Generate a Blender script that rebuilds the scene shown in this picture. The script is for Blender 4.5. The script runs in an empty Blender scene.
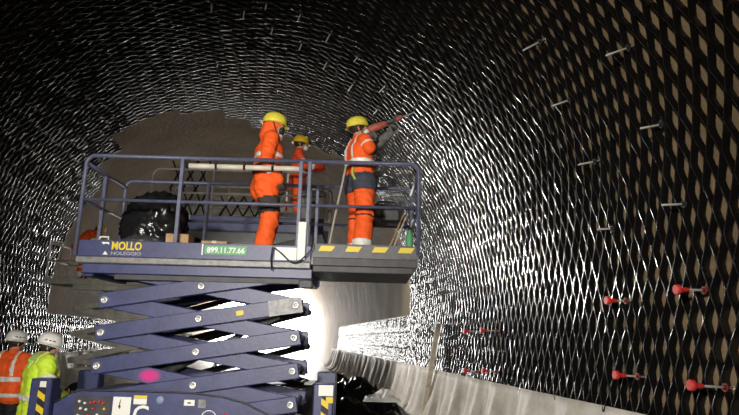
import bpy, bmesh, math, random
import numpy as np
from mathutils import Matrix, Vector, noise

# ------------------------------------------------------------------ camera, world, lights, exposure
scene = bpy.context.scene
COL = scene.collection
EYE = Vector((0.0, 0.0, 1.72))
YAW, PITCH, ROLL = math.radians(7.808), math.radians(12.167), math.radians(1.6)
HD = Vector((math.sin(YAW), math.cos(YAW), 0))          # where the camera heads, level
RT = Vector((math.cos(YAW), -math.sin(YAW), 0))         # level right of it
fwd = Vector((math.sin(YAW) * math.cos(PITCH), math.cos(YAW) * math.cos(PITCH), math.sin(PITCH)))
up0 = RT.cross(fwd)
cr = RT * math.cos(ROLL) + up0 * math.sin(ROLL)
cu = -RT * math.sin(ROLL) + up0 * math.cos(ROLL)
cam = bpy.data.cameras.new('camera')
cam.sensor_width = 36.0
cam.lens = 612.0 / 739.0 * 36.0
cam.clip_end = 400
cam_o = bpy.data.objects.new('camera', cam)
cam_o.matrix_world = Matrix(((cr.x, cu.x, -fwd.x, EYE.x), (cr.y, cu.y, -fwd.y, EYE.y), (cr.z, cu.z, -fwd.z, EYE.z), (0, 0, 0, 1)))
COL.objects.link(cam_o)
scene.camera = cam_o

world = bpy.data.worlds.new('overcast_sky')
scene.world = world
world.use_nodes = True
bg = world.node_tree.nodes['Background']
bg.inputs[0].default_value = (1.0, 0.98, 0.95, 1)
bg.inputs[1].default_value = 42.0

def lamp(name, kind, loc, aim, power, col, size, spot=None, blend=0.6):
    d = bpy.data.lights.new(name, kind)
    d.energy = power
    d.color = col
    if kind == 'SPOT':
        d.shadow_soft_size = size
        d.spot_size = math.radians(spot)
        d.spot_blend = blend
    else:
        d.shape = 'RECTANGLE'
        d.size, d.size_y = size
    o = bpy.data.objects.new(name, d)
    o.location = loc
    o.rotation_euler = (Vector(aim) - Vector(loc)).to_track_quat('-Z', 'Y').to_euler()
    COL.objects.link(o)
    return o

# the site's flood lamps stand on masts behind the photographer
lamp('flood_lamp', 'SPOT', (-2.6, -2.5, 3.2), (0.8, 6.5, 2.5), 3300, (1.0, 0.94, 0.84), 0.25, 62, 0.8)
lamp('flood_lamp', 'SPOT', (-0.6, -3.0, 2.4), (-2.2, 7.0, 2.3), 1500, (1.0, 0.94, 0.84), 0.25, 50, 0.8)
# daylight enters at the far mouth of the tunnel (sampling portal for the sky)
po = lamp('daylight_portal', 'AREA', (-1.33, 58.2, 3.4), (-1.33, 0, 3.4), 1, (1, 1, 1), (9.6, 8.2))
po.data.cycles.is_portal = True

vs = scene.view_settings
vs.view_transform = 'Standard'
vs.look = 'None'
vs.gamma = 1.0
vs.use_curve_mapping = False
vs.exposure = 0.0

# ------------------------------------------------------------------ helpers
rng = random.Random(11)

def mat(name, col, rough=0.5, metal=0.0, vary=0.0, vscale=6.0, bump=0.0, bscale=60.0, col2=None, spec=0.5, coat=0.0, emit=None, vdetail=6.0):
    m = bpy.data.materials.new(name)
    m.use_nodes = True
    nt = m.node_tree
    b = nt.nodes['Principled BSDF']
    b.inputs['Base Color'].default_value = (*col, 1)
    b.inputs['Roughness'].default_value = rough
    b.inputs['Metallic'].default_value = metal
    b.inputs['Specular IOR Level'].default_value = spec
    if coat:
        b.inputs['Coat Weight'].default_value = coat
    tc = nt.nodes.new('ShaderNodeTexCoord')
    if vary or col2:
        n = nt.nodes.new('ShaderNodeTexNoise')
        n.inputs['Scale'].default_value = vscale
        n.inputs['Detail'].default_value = vdetail
        n.inputs['Roughness'].default_value = 0.65
        nt.links.new(tc.outputs['Object'], n.inputs['Vector'])
        r = nt.nodes.new('ShaderNodeValToRGB')
        c2 = col2 if col2 else tuple(c * (1 - vary) for c in col)
        c1 = col if col2 else tuple(min(1, c * (1 + vary)) for c in col)
        r.color_ramp.elements[0].position = 0.36
        r.color_ramp.elements[1].position = 0.66
        r.color_ramp.elements[0].color = (*c2, 1)
        r.color_ramp.elements[1].color = (*c1, 1)
        nt.links.new(n.outputs['Fac'], r.inputs['Fac'])
        nt.links.new(r.outputs['Color'], b.inputs['Base Color'])
    if bump:
        n2 = nt.nodes.new('ShaderNodeTexNoise')
        n2.inputs['Scale'].default_value = bscale
        n2.inputs['Detail'].default_value = 5.0
        nt.links.new(tc.outputs['Object'], n2.inputs['Vector'])
        bp = nt.nodes.new('ShaderNodeBump')
        bp.inputs['Strength'].default_value = bump
        bp.inputs['Distance'].default_value = 0.03
        nt.links.new(n2.outputs['Fac'], bp.inputs['Height'])
        nt.links.new(bp.outputs['Normal'], b.inputs['Normal'])
    if emit:
        b.inputs['Emission Color'].default_value = (*col, 1)
        b.inputs['Emission Strength'].default_value = emit
    return m

def link(o, parent=None):
    COL.objects.link(o)
    if parent is not None:
        o.parent = parent
    return o

def tag(o, label=None, cat=None, group=None, kind=None):
    if label: o['label'] = label
    if cat: o['category'] = cat
    if group: o['group'] = group
    if kind: o['kind'] = kind
    return o

def empty(name, loc=(0, 0, 0), rz=0.0, parent=None):
    o = bpy.data.objects.new(name, None)
    o.location = loc
    o.rotation_euler = (0, 0, rz)
    o.empty_display_size = 0.2
    return link(o, parent)

def clone(o, parent=None):
    c = o.copy()
    link(c, parent)
    for ch in o.children:
        clone(ch, c)
    return c

class MB:
    """collects shapes; build() links them as one mesh object"""
    def __init__(self):
        self.v, self.f, self.m, self.sm = [], [], [], []
    def add(self, vs, fs, mi=0, smooth=False):
        k = len(self.v)
        self.v += [tuple(p) for p in vs]
        for f in fs:
            self.f.append(tuple(i + k for i in f))
            self.m.append(mi)
            self.sm.append(smooth)
        return self
    def box(self, c, s, rot=None, ch=0.0, mi=0):
        """box of full size s at centre c, edges chamfered by ch"""
        hx, hy, hz = s[0] / 2, s[1] / 2, s[2] / 2
        pts = []
        ch = min(ch, hx * .9, hy * .9, hz * .9)
        for sx in (-1, 1):
            for sy in (-1, 1):
                for sz in (-1, 1):
                    if ch > 0:
                        pts += [(sx * hx, sy * (hy - ch), sz * (hz - ch)), (sx * (hx - ch), sy * hy, sz * (hz - ch)), (sx * (hx - ch), sy * (hy - ch), sz * hz)]
                    else:
                        pts.append((sx * hx, sy * hy, sz * hz))
        R = rot if rot is not None else Matrix.Identity(3)
        P = [R @ Vector(p) + Vector(c) for p in pts]
        if ch <= 0:
            fs = [(0, 1, 3, 2), (4, 6, 7, 5), (0, 4, 5, 1), (2, 3, 7, 6), (0, 2, 6, 4), (1, 5, 7, 3)]
            return self.add(P, fs, mi)
        return self.hull(P, mi)
    def span(self, a, b, ch=0.0, mi=0):
        return self.box([(a[i] + b[i]) / 2 for i in range(3)], [abs(b[i] - a[i]) for i in range(3)], None, ch, mi)
    def hull(self, pts, mi=0, smooth=False):
        bm = bmesh.new()
        for p in pts:
            bm.verts.new(p)
        bmesh.ops.convex_hull(bm, input=bm.verts)
        bm.verts.index_update()
        vs = [v.co.copy() for v in bm.verts]
        fs = [tuple(v.index for v in f.verts) for f in bm.faces]
        bm.free()
        return self.add(vs, fs, mi, smooth)
    def bar(self, p0, p1, w, h, side=(0, 1, 0), ch=0.0, mi=0):
        """box-section bar: w along side, h across"""
        p0, p1 = Vector(p0), Vector(p1)
        x = (p1 - p0).normalized()
        y = Vector(side)
        y = (y - x * y.dot(x)).normalized()
        z = x.cross(y)
        R = Matrix((x, y, z)).transposed()
        return self.box((p0 + p1) / 2, ((p1 - p0).length, w, h), R, ch, mi)
    def tube(self, path, r, n=10, caps=True, mi=0, smooth=True, closed=False):
        path = [Vector(p) for p in path]
        rs = r if isinstance(r, (list, tuple)) else [r] * len(path)
        k = len(path)
        t0 = (path[1] - path[0]).normalized()
        nrm = t0.orthogonal().normalized()
        vs = []
        for i, p in enumerate(path):
            a = path[i + 1] if i + 1 < k else (path[0] if closed else p)
            b = path[i - 1] if i > 0 else (path[-1] if closed else p)
            t = (a - b).normalized()
            nrm = (nrm - t * nrm.dot(t)).normalized()
            bn = t.cross(nrm)
            for j in range(n):
                an = 2 * math.pi * j / n
                vs.append(p + (nrm * math.cos(an) + bn * math.sin(an)) * rs[i])
        fs = []
        for i in range(k if closed else k - 1):
            i2 = (i + 1) % k
            for j in range(n):
                fs.append((i * n + j, i * n + (j + 1) % n, i2 * n + (j + 1) % n, i2 * n + j))
        self.add(vs, fs, mi, smooth)
        if caps and not closed:
            self.add(vs[:n], [tuple(range(n))[::-1]], mi)
            self.add(vs[-n:], [tuple(range(n))], mi)
        return self
    def lathe(self, prof, n=20, o=(0, 0, 0), axis=(0, 0, 1), mi=0, smooth=True, sx=1.0, sy=1.0):
        z = Vector(axis).normalized()
        x = z.orthogonal().normalized() if abs(z.z) < .999 else Vector((1, 0, 0))
        y = z.cross(x)
        o = Vector(o)
        vs, fs = [], []
        for (r, h) in prof:
            for j in range(n):
                a = 2 * math.pi * j / n
                vs.append(o + x * (r * sx * math.cos(a)) + y * (r * sy * math.sin(a)) + z * h)
        for i in range(len(prof) - 1):
            for j in range(n):
                fs.append((i * n + j, i * n + (j + 1) % n, (i + 1) * n + (j + 1) % n, (i + 1) * n + j))
        return self.add(vs, fs, mi, smooth)
    def ball(self, c, r, n=12, k=8, mi=0, rot=None):
        """ellipsoid, r a number or three"""
        if not isinstance(r, (tuple, list)): r = (r, r, r)
        R = rot if rot is not None else Matrix.Identity(3)
        vs, fs = [], []
        for i in range(k + 1):
            th = math.pi * i / k
            for j in range(n):
                ph = 2 * math.pi * j / n
                vs.append(Vector(c) + R @ Vector((r[0] * math.sin(th) * math.cos(ph), r[1] * math.sin(th) * math.sin(ph), r[2] * math.cos(th))))
        for i in range(k):
            for j in range(n):
                fs.append((i * n + j, (i + 1) * n + j, (i + 1) * n + (j + 1) % n, i * n + (j + 1) % n))
        return self.add(vs, fs, mi, True)
    def prism(self, poly, origin, ax, ay, depth, mi=0):
        """polygon in the plane (ax, ay) at origin, thickened by the vector depth"""
        o, ax, ay, d = Vector(origin), Vector(ax), Vector(ay), Vector(depth)
        n = len(poly)
        vs = [o + ax * p[0] + ay * p[1] for p in poly]
        vs += [p + d for p in vs]
        fs = [tuple(range(n))[::-1], tuple(range(n, 2 * n))] + [(i, (i + 1) % n, n + (i + 1) % n, n + i) for i in range(n)]
        return self.add(vs, fs, mi)
    def mesh(self, name, mats):
        me = bpy.data.meshes.new(name)
        me.from_pydata(self.v, [], self.f)
        for m in (mats if isinstance(mats, (list, tuple)) else [mats]):
            me.materials.append(m)
        me.polygons.foreach_set('material_index', self.m)
        me.polygons.foreach_set('use_smooth', self.sm)
        me.validate()
        bm = bmesh.new()
        bm.from_mesh(me)
        bmesh.ops.remove_doubles(bm, verts=bm.verts, dist=1e-5)
        bmesh.ops.recalc_face_normals(bm, faces=bm.faces)
        bm.to_mesh(me)
        bm.free()
        me.update()
        return me
    def build(self, name, mats, parent=None, label=None):
        o = link(bpy.data.objects.new(name, self.mesh(name, mats)), parent)
        if label: o['label'] = label
        return o

def arc(c, r, a0, a1, n, ax, ay):
    c, ax, ay = Vector(c), Vector(ax), Vector(ay)
    return [c + ax * (r * math.cos(a0 + (a1 - a0) * i / n)) + ay * (r * math.sin(a0 + (a1 - a0) * i / n)) for i in range(n + 1)]

def text(name, body, size, loc, mats, parent, rot=(math.pi / 2, 0, 0), depth=0.002, width=None, bold=0.0, label=None):
    cu_ = bpy.data.curves.new(name, 'FONT')
    cu_.body = body
    cu_.size = size
    cu_.extrude = depth
    cu_.offset = bold
    cu_.resolution_u = 3
    tmp = bpy.data.objects.new(name, cu_)
    COL.objects.link(tmp)
    dg = bpy.context.evaluated_depsgraph_get()
    me = bpy.data.meshes.new_from_object(tmp.evaluated_get(dg))
    bpy.data.objects.remove(tmp)
    if width:
        xs = [v.co.x for v in me.vertices]
        k = width / (max(xs) - min(xs))
        for v in me.vertices:
            v.co.x *= k
    me.materials.clear()
    me.materials.append(mats)
    o = bpy.data.objects.new(name, me)
    o.location = loc
    o.rotation_euler = rot
    link(o, parent)
    if label: o['label'] = label
    return o
# ------------------------------------------------------------------ materials
M = {}
M['shotcrete'] = mat('brown_shotcrete', (0.30, 0.212, 0.118), 0.85, vary=0.0, vscale=0.7, bump=0.9, bscale=9.0, col2=(0.18, 0.128, 0.070))
M['far_concrete'] = M['shotcrete']
M['floor'] = mat('wet_concrete_floor', (0.20, 0.18, 0.155), 0.5, vscale=0.8, bump=0.5, bscale=5.0, col2=(0.10, 0.09, 0.08))
M['web'] = mat('black_glossy_plastic', (0.006, 0.006, 0.006), 0.19, spec=0.5, bump=0.025, bscale=26.0)
M['rod'] = mat('grey_rod', (0.55, 0.53, 0.48), 0.5, metal=0.15)
M['red_plastic'] = mat('red_plastic', (0.62, 0.035, 0.03), 0.45)
M['geotextile'] = mat('pale_geotextile', (0.80, 0.77, 0.71), 0.7, vscale=1.6, col2=(0.50, 0.46, 0.40), bump=0.3, bscale=20)
M['black_sheet'] = mat('black_plastic_sheet', (0.011, 0.011, 0.012), 0.24, spec=0.5, bump=0.25, bscale=14.0)
M['white_sheet'] = mat('white_fleece', (0.8, 0.8, 0.8), 0.7)
M['plank'] = mat('pale_plank', (0.62, 0.55, 0.43), 0.7, vary=0.25, vscale=8)
M['wood'] = mat('raw_wood', (0.42, 0.30, 0.17), 0.7, vary=0.3, vscale=9)
M['blue'] = mat('blue_paint', (0.050, 0.060, 0.170), 0.42, vary=0.0, vscale=7, col2=(0.034, 0.040, 0.115), bump=0.05, bscale=30)
M['blue_pale'] = mat('worn_blue_grey_paint', (0.115, 0.125, 0.205), 0.45, vscale=14, col2=(0.07, 0.078, 0.135))
M['steel'] = mat('grey_steel', (0.20, 0.20, 0.20), 0.5, metal=0.3, vary=0.3, vscale=12)
M['steel_dark'] = mat('dark_steel', (0.045, 0.045, 0.05), 0.55, vary=0.3, vscale=9)
M['grey_paint'] = mat('grey_machine_paint', (0.21, 0.20, 0.175), 0.55, vary=0.25, vscale=8)
M['pale_grey'] = mat('pale_grey_machine_paint', (0.55, 0.54, 0.48), 0.5, vary=0.2, vscale=8)
M['bag'] = mat('dark_grey_canvas', (0.05, 0.05, 0.05), 0.85, vary=0.3, vscale=20)
M['white'] = mat('white_paint', (0.80, 0.80, 0.76), 0.5)
M['cream'] = mat('cream_lamp_tube', (0.62, 0.58, 0.50), 0.45, vary=0.1, vscale=5)
M['yellow'] = mat('yellow_print', (0.75, 0.56, 0.02), 0.5)
M['black'] = mat('black_rubber', (0.012, 0.012, 0.012), 0.6)
M['green'] = mat('green_print', (0.10, 0.34, 0.16), 0.5)
M['card'] = mat('cardboard', (0.42, 0.27, 0.145), 0.85, vary=0.15, vscale=12)
M['magenta'] = mat('magenta_spray_paint', (0.75, 0.02, 0.22), 0.6)
M['silver'] = mat('reflective_tape', (0.78, 0.77, 0.72), 0.35)
M['chrome'] = mat('bright_pin', (0.62, 0.62, 0.62), 0.35, metal=0.7)
M['slate_paint'] = mat('slate_paint', (0.085, 0.088, 0.105), 0.5, vary=0.25, vscale=8)
M['grey_print'] = mat('grey_print', (0.33, 0.34, 0.42), 0.5)

# ------------------------------------------------------------------ tunnel cross-section: vault arc over steeper side walls
TX, TZ, R1, R2 = -1.33, 2.72, 4.70, 12.0
S1 = R1 * math.pi / 2
def prof(s, inset=0.0):
    sg, a = (1 if s >= 0 else -1), abs(s)
    if a <= S1:
        t = a / R1
        n = (math.sin(t) * sg, math.cos(t))
        return TX + n[0] * (R1 - inset), TZ + n[1] * (R1 - inset), n
    t = (a - S1) / R2
    n = (math.cos(t) * sg, -math.sin(t))
    return TX + sg * (R1 - R2) + n[0] * (R2 - inset), TZ + n[1] * (R2 - inset), n
S_FLOOR = S1 + R2 * math.asin(TZ / R2)
S_WEB = 9.03          # the lattice ends about a metre above the floor
Y0, Y1 = -60.0, 58.0

def shell(name, s0, s1, ns, m):
    ys = [Y0, -20, -8] + [i * 0.5 for i in range(0, 117)]
    vs, fs = [], []
    for y in ys:
        for i in range(ns + 1):
            s = s0 + (s1 - s0) * i / ns
            k = noise.noise(Vector((s * 0.55, y * 0.35, 3.1))) * 0.035 + noise.noise(Vector((s * 2.1, y * 1.7, 7.7))) * 0.012
            k += 0.008 * math.sin(y * 2.9 + s * 0.15)  * (1 if y > 14 else 0.3)
            if i in (0, ns): k *= 0.2
            x, z, n = prof(s, max(-0.05, k) - 0.02)
            vs.append((x, y, z))
    w = ns + 1
    for j in range(len(ys) - 1):
        for i in range(ns):
            fs.append((j * w + i, j * w + i + 1, (j + 1) * w + i + 1, (j + 1) * w + i))
    mb = MB()
    mb.add(vs, fs, 0, True)
    o = mb.build(name, m)
    return tag(o, kind='structure')
tag(shell('wall_right', 5.2, S_FLOOR + 0.1, 24, M['shotcrete']), 'brown sprayed concrete tunnel wall on the right')
tag(shell('wall_left', -S_FLOOR - 0.1, -5.2, 24, M['shotcrete']), 'brown sprayed concrete tunnel wall on the left')
tag(shell('ceiling', -5.2, 5.2, 44, M['shotcrete']), 'brown sprayed concrete tunnel vault')
mb = MB()
vs, fs = [], []
gx = [-9 + i * 0.5 for i in range(33)]
gy = [Y0, -20, -6] + [i * 0.6 for i in range(0, 98)] + [70, 100, 150]
for y in gy:
    for x in gx:
        X = x if y <= 58.3 else (x + 1) * (1 + (y - 58) * 0.2)
        vs.append((X, y, 0.03 * noise.noise(Vector((x * 0.7, y * 0.5, 0))) + 0.01 * noise.noise(Vector((x * 3, y * 3, 5))) - 0.01))
for j in range(len(gy) - 1):
    for i in range(len(gx) - 1):
        a = j * len(gx) + i
        fs.append((a, a + 1, a + len(gx) + 1, a + len(gx)))
mb.add(vs, fs, 0, True)
tag(mb.build('floor', M['floor']), 'muddy wet concrete tunnel floor', kind='structure')
mb = MB()
mb.span((TX - 7, Y0 - 0.3, -0.5), (TX + 7, Y0 - 0.05, 9))  # unseen closure of the near end, added to keep sky light out
tag(mb.build('wall_rear_sky_block', M['shotcrete']), 'unseen end wall added far behind the photographer to keep sky light out', kind='structure')
# headwall round the far mouth
mb = MB()
N = 60
inner = [prof(-S_FLOOR + 2 * S_FLOOR * i / N, -0.02) for i in range(N + 1)]
for i in range(N):
    a, b = inner[i], inner[i + 1]
    def out(p): return (TX + (p[0] - TX) * 1.28, max(-0.1, 2.72 + (p[1] - 2.72) * 1.28))
    oa, ob = out(a), out(b)
    mb.add([(a[0], Y1, a[1]), (b[0], Y1, b[1]), (ob[0], Y1, ob[1]), (oa[0], Y1, oa[1]),
            (a[0], Y1 + 0.6, a[1]), (b[0], Y1 + 0.6, b[1]), (ob[0], Y1 + 0.6, ob[1]), (oa[0], Y1 + 0.6, oa[1])],
           [(0, 1, 2, 3), (7, 6, 5, 4), (0, 4, 5, 1), (2, 6, 7, 3)])
tag(mb.build('trim_1', M['shotcrete']), 'concrete arch at the bright far tunnel mouth', kind='structure')

# ------------------------------------------------------------------ black diamond-cell lattice on the vault
PITCH_Y, NODE = 0.092, 0.215
def strip_mesh(name, s0, s1, phase, seed, dep=0.066, th=0.0058):
    r = random.Random(seed)
    k0, k1 = int(round(s0 / NODE)), int(round(s1 / NODE))
    sub = 4
    jit = {k: r.uniform(-0.004, 0.004) for k in range(k0 - 1, k1 + 2)}
    dj = {k: r.uniform(-0.002, 0.002) for k in range(k0 - 1, k1 + 2)}
    lean = {k: r.uniform(-0.006, 0.006) for k in range(k0 - 1, k1 + 2)}
    rows = []
    for q in range((k1 - k0) * sub + 1):
        k, t = k0 + q // sub, (q % sub) / sub
        s = (k + t) * NODE
        sg = 1 if (k + phase) % 2 == 0 else -1
        e = min(1, max(0, (t - .08) / .84))
        y = (PITCH_Y / 2 - th) * (sg * (1 - e) - sg * e) + jit[k] * (1 - t) + jit[k + 1] * t
        d = dep + dj[k] * (1 - t) + dj[k + 1] * t
        ln = lean[k] * (1 - t) + lean[k + 1] * t
        rows.append((s, y, d, ln))
    vs, fs = [], []
    for (s, y, d, ln) in rows:
        tw = r.uniform(-0.0007, 0.0007)
        for (dy, dr) in ((-th, 0.0), (-th, d + tw), (th, d - tw), (th, 0.0)):
            x, z, n = prof(s, dr)
            vs.append((x, y + dy + ln * dr / d, z))
    for i in range(len(rows) - 1):
        for j in range(3):
            fs.append((i * 4 + j, i * 4 + j + 1, i * 4 + 5 + j, i * 4 + 4 + j))
    me = bpy.data.meshes.new(name)
    me.from_pydata(vs, [], fs)
    me.polygons.foreach_set('use_smooth', [False] * len(fs))
    me.materials.append(M['web'])
    me.update()
    return me

def lattice(label, zones, nvar=4):
    """zones: (s0, s1, y0, y1)"""
    root = empty('cell_lattice', (0, zones[0][2], 0))
    tag(root, label, 'lattice')
    n = 0
    for zi, (s0, s1, y0, y1) in enumerate(zones):
        vars_ = {(ph, v): strip_mesh('strip', s0, s1, ph, 100 * zi + 10 * ph + v) for ph in (0, 1) for v in range(nvar)}
        k0, k1 = int(round(y0 / PITCH_Y)), int(round(y1 / PITCH_Y))
        for k in range(k0, k1):
            o = bpy.data.objects.new('strip', vars_[(k % 2, rng.randrange(nvar))])
            link(o, root)
            o.location = (0, k * PITCH_Y - zones[0][2], 0)
            n += 1
    return n
lattice('glossy black plastic diamond-cell lattice lining the whole near tunnel vault',
        [(-S_WEB, S_WEB, 1.0, 14.8), (-S_WEB, -4.0, 14.8, 17.0), (-4.0, -3.3, 14.8, 15.8), (-1.4, -0.5, 14.8, 15.2), (-0.5, 0.3, 14.8, 15.8), (0.3, 2.6, 14.8, 16.4), (2.6, S_WEB, 14.8, 15.8)], 6)
lattice('low band of black diamond-cell lattice along the bare right wall', [(7.8, S_WEB, 15.8, 35.2)], 3)
lattice('low band of black diamond-cell lattice along the bare left wall', [(-S_WEB, -7.9, 17.0, 35.0)], 3)
# ------------------------------------------------------------------ anchor rods standing out of the lattice
def anchor(s, y, L, capped, label, group):
    x, z, n = prof(s, 0.0)
    root = empty('anchor_rod', (x, y, z))
    tag(root, label, 'anchor rod', group)
    d = Vector((-n[0], -0.02, -n[1] - 0.06)).normalized()
    mb = MB()
    mb.tube([d * -0.03, d * (L - 0.01), d * L], [0.010, 0.010, 0.007], 8)
    mb.build('rod', M['rod'], root)
    mb = MB()
    mb.tube([d * 0.055, d * 0.072], 0.032, 10)
    mb.tube([d * 0.072, d * 0.09], 0.018, 6)
    mb.build('washer', M['black'] if not capped else M['red_dark'], root)
    if capped:
        mb = MB()
        mb.tube([d * (L - 0.10), d * (L - 0.095), d * (L - 0.045), d * (L - 0.03), d * (L - 0.02), d * (L + 0.012), d * (L + 0.016)],
                [0.013, 0.017, 0.021, 0.024, 0.040, 0.040, 0.036], 14)
        mb.build('cap', M['red_plastic'], root, 'red plastic safety cap')
    return root
M['red_dark'] = mat('dark_red_plastic', (0.16, 0.015, 0.012), 0.5)
ORD = ['first', 'second', 'third', 'fourth', 'fifth', 'sixth', 'seventh']
G1, G2, G3, G4 = 'bare rods on the right wall', 'red-capped rods on the near right wall', 'small red-capped rods farther along the right wall', 'bare rods in the vault'
for i, (s, y, L) in enumerate([(5.65, 4.78, .31), (6.44, 4.71, .27), (7.19, 4.61, .27)]):
    anchor(s, y, L, False, 'bare pale rod in the column nearest the right photo edge, %s from its top' % ORD[i], G1)
for i, (s, y, L) in enumerate([(4.93, 5.98, .31), (5.68, 5.98, .29), (6.44, 5.88, .26), (7.2, 5.76, .23)]):
    anchor(s, y, L, False, 'bare pale rod in the second column from the right edge, %s from its top' % ORD[i], G1)
anchor(7.93, 4.44, .30, True, 'upper red-capped rod in the column nearest the right photo edge', G2)
anchor(8.66, 4.23, .34, True, 'lowest and largest red-capped rod near the bottom right corner', G2)
anchor(7.95, 5.57, .26, True, 'upper red-capped rod in the second column from the right edge', G2)
anchor(8.65, 5.36, .28, True, 'lower red-capped rod in the second column from the right edge', G2)
anchor(8.20, 9.22, .30, True, 'upper right one of four small distant red-capped rods', G3)
anchor(8.21, 9.98, .34, True, 'upper left one of four small distant red-capped rods', G3)
anchor(8.81, 9.09, .27, True, 'lower right one of four small distant red-capped rods above the pale skirt', G3)
anchor(8.86, 10.02, .27, True, 'lower left one of four small distant red-capped rods above the pale skirt', G3)
for i, (s, y, L) in enumerate([(-.17, 9.96, .23), (.39, 10.06, .23), (.80, 9.66, .2), (1.41, 9.64, .23), (1.99, 9.85, .26), (2.59, 10.06, .22), (3.28, 10.34, .25)]):
    anchor(s, y, L, False, 'bare rod in the dark vault, %s from the left in the upper slanting row' % ORD[i], G4)
for i, (s, y, L) in enumerate([(.90, 10.44, .23), (1.47, 10.69, .22), (2.02, 10.97, .24), (2.65, 11.22, .27), (3.33, 11.46, .21)]):
    anchor(s, y, L, False, 'bare rod in the dark vault, %s from the left in the lower slanting row' % ORD[i], G4)

# ------------------------------------------------------------------ pale geotextile skirt below the lattice
def skirt(side, y0, y1, label):
    dy = 0.045
    ny, nz = int((y1 - y0) / dy), 9
    vs, fs = [], []
    for j in range(ny + 1):
        y = y0 + j * dy
        ph = 5.2 * y + 3.0 * noise.noise(Vector((y * 0.8, 1.3 * side, 0)))
        fold = 0.075 * math.sin(ph) + 0.07 * noise.noise(Vector((y * 3.1, 2, side))) + 0.02 * math.sin(3.1 * ph + 1)
        for i in range(nz + 1):
            t = i / nz
            s = S_WEB - 0.06 + (S_FLOOR - S_WEB + 0.03) * t
            amp = 0.25 + 1.0 * t
            ins = 0.085 + fold * amp + 0.06 * t + 0.03 * noise.noise(Vector((y * 4, t * 3, 9 * side))) * t + (0.16 * max(0, t - 0.85) / 0.15 if t > .85 else 0)
            x, z, n = prof(side * s, max(0.03, ins))
            vs.append((x, y + 0.03 * noise.noise(Vector((y * 2, t * 2, 4))), max(0.035, z)))
    w = nz + 1
    for j in range(ny):
        for i in range(nz):
            fs.append((j * w + i, j * w + i + 1, (j + 1) * w + i + 1, (j + 1) * w + i))
    mb = MB()
    mb.add(vs, fs, 0, True)
    o = mb.build('geotextile_skirt', M['geotextile'])
    so = o.modifiers.new('thickness', 'SOLIDIFY')
    so.thickness = 0.006
    tag(o, label, 'sheet')
skirt(1, 2.0, 38.0, 'pale pleated geotextile sheet hanging below the lattice on the right wall')
skirt(-1, 6.0, 36.0, 'pale pleated geotextile sheet hanging below the lattice on the left wall')

# ------------------------------------------------------------------ things lying on the tunnel floor, right
def crumple(name, cx, cy, lx, ly, hgt, seed, m, label, cat, freq=1.6, rz=0.0, base=0.05):
    n = 90
    vs, fs = [], []
    for j in range(n + 1):
        for i in range(n + 1):
            u, v = i / n * 2 - 1, j / n * 2 - 1
            rr = math.sqrt(u * u * 0.5 + v * v * 0.5) ** 1.5
            q = Vector((u * lx * freq * .5, v * ly * freq * .5, seed))
            rid = 1 - abs(noise.noise(q)) * 2.2
            rid2 = 1 - abs(noise.noise(q * 2.3)) * 2.2
            rid3 = 1 - abs(noise.noise(q * 5.1)) * 2.2
            env = max(0, 1 - max(abs(u), abs(v)) ** 3)
            h = base + hgt * env * max(0.03, 0.50 * rid + 0.25 * rid2 + 0.05 * rid3 + 0.25 * (1 - rr))
            x = u * lx / 2 + 0.12 * noise.noise(q + Vector((7, 0, 0)))
            y = v * ly / 2 + 0.12 * noise.noise(q + Vector((0, 9, 0)))
            vs.append((x, y, max(0.02, h)))
    w = n + 1
    for j in range(n):
        for i in range(n):
            fs.append((j * w + i, j * w + i + 1, (j + 1) * w + i + 1, (j + 1) * w + i))
    mb = MB()
    mb.add(vs, fs, 0, True)
    o = mb.build(name, m)
    o.location = (cx, cy, 0.02)
    o.rotation_euler.z = rz
    so = o.modifiers.new('thickness', 'SOLIDIFY')
    so.thickness = 0.008
    so.offset = 1
    return tag(o, label, cat)
crumple('plastic_sheet', 1.55, 14.6, 2.5, 4.6, 0.85, 3.3, M['black_sheet'], 'heap of crumpled glossy black plastic sheet on the tunnel floor', 'plastic sheet')
c = crumple('fleece_sheet', 2.2, 13.2, 0.75, 0.55, 0.25, 8.1, M['white_sheet'], 'crumpled white sheet lying on the black plastic heap', 'sheet', 3.0)
c.location.z = 0.42
mb = MB()
mb.bar((2.90, 12.62, 0.03), (3.22, 12.50, 2.08), 0.10, 0.03, (1, 0, 0), 0.004)
tag(mb.build('plank', M['plank']), 'pale narrow plank leaning against the right wall lattice', 'plank')
# ------------------------------------------------------------------ scissor lifts
W0 = 1.85       # lift origin sits 1.85 m left of the camera heading
def rail_loop(mb, pts, r):
    mb.tube(pts, r, 10)

def decal(parent, name, m, x0, x1, z0, z1, y, label=None, depth=0.004):
    mb = MB()
    mb.span((x0, y - depth, z0), (x1, y + 0.002, z1), 0.0008)
    return mb.build(name, m, parent, label)

LA = empty('scissor_lift', EYE * 0 + RT * -W0 + HD * 6.8, -YAW)
tag(LA, 'blue scissor lift in front with long platform, lettered side boards and open arms', 'scissor lift')
LW = 1.22      # platform width
def X(u): return u + W0
XL, XM, XR = X(-3.28), X(-0.64), X(0.56)

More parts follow.
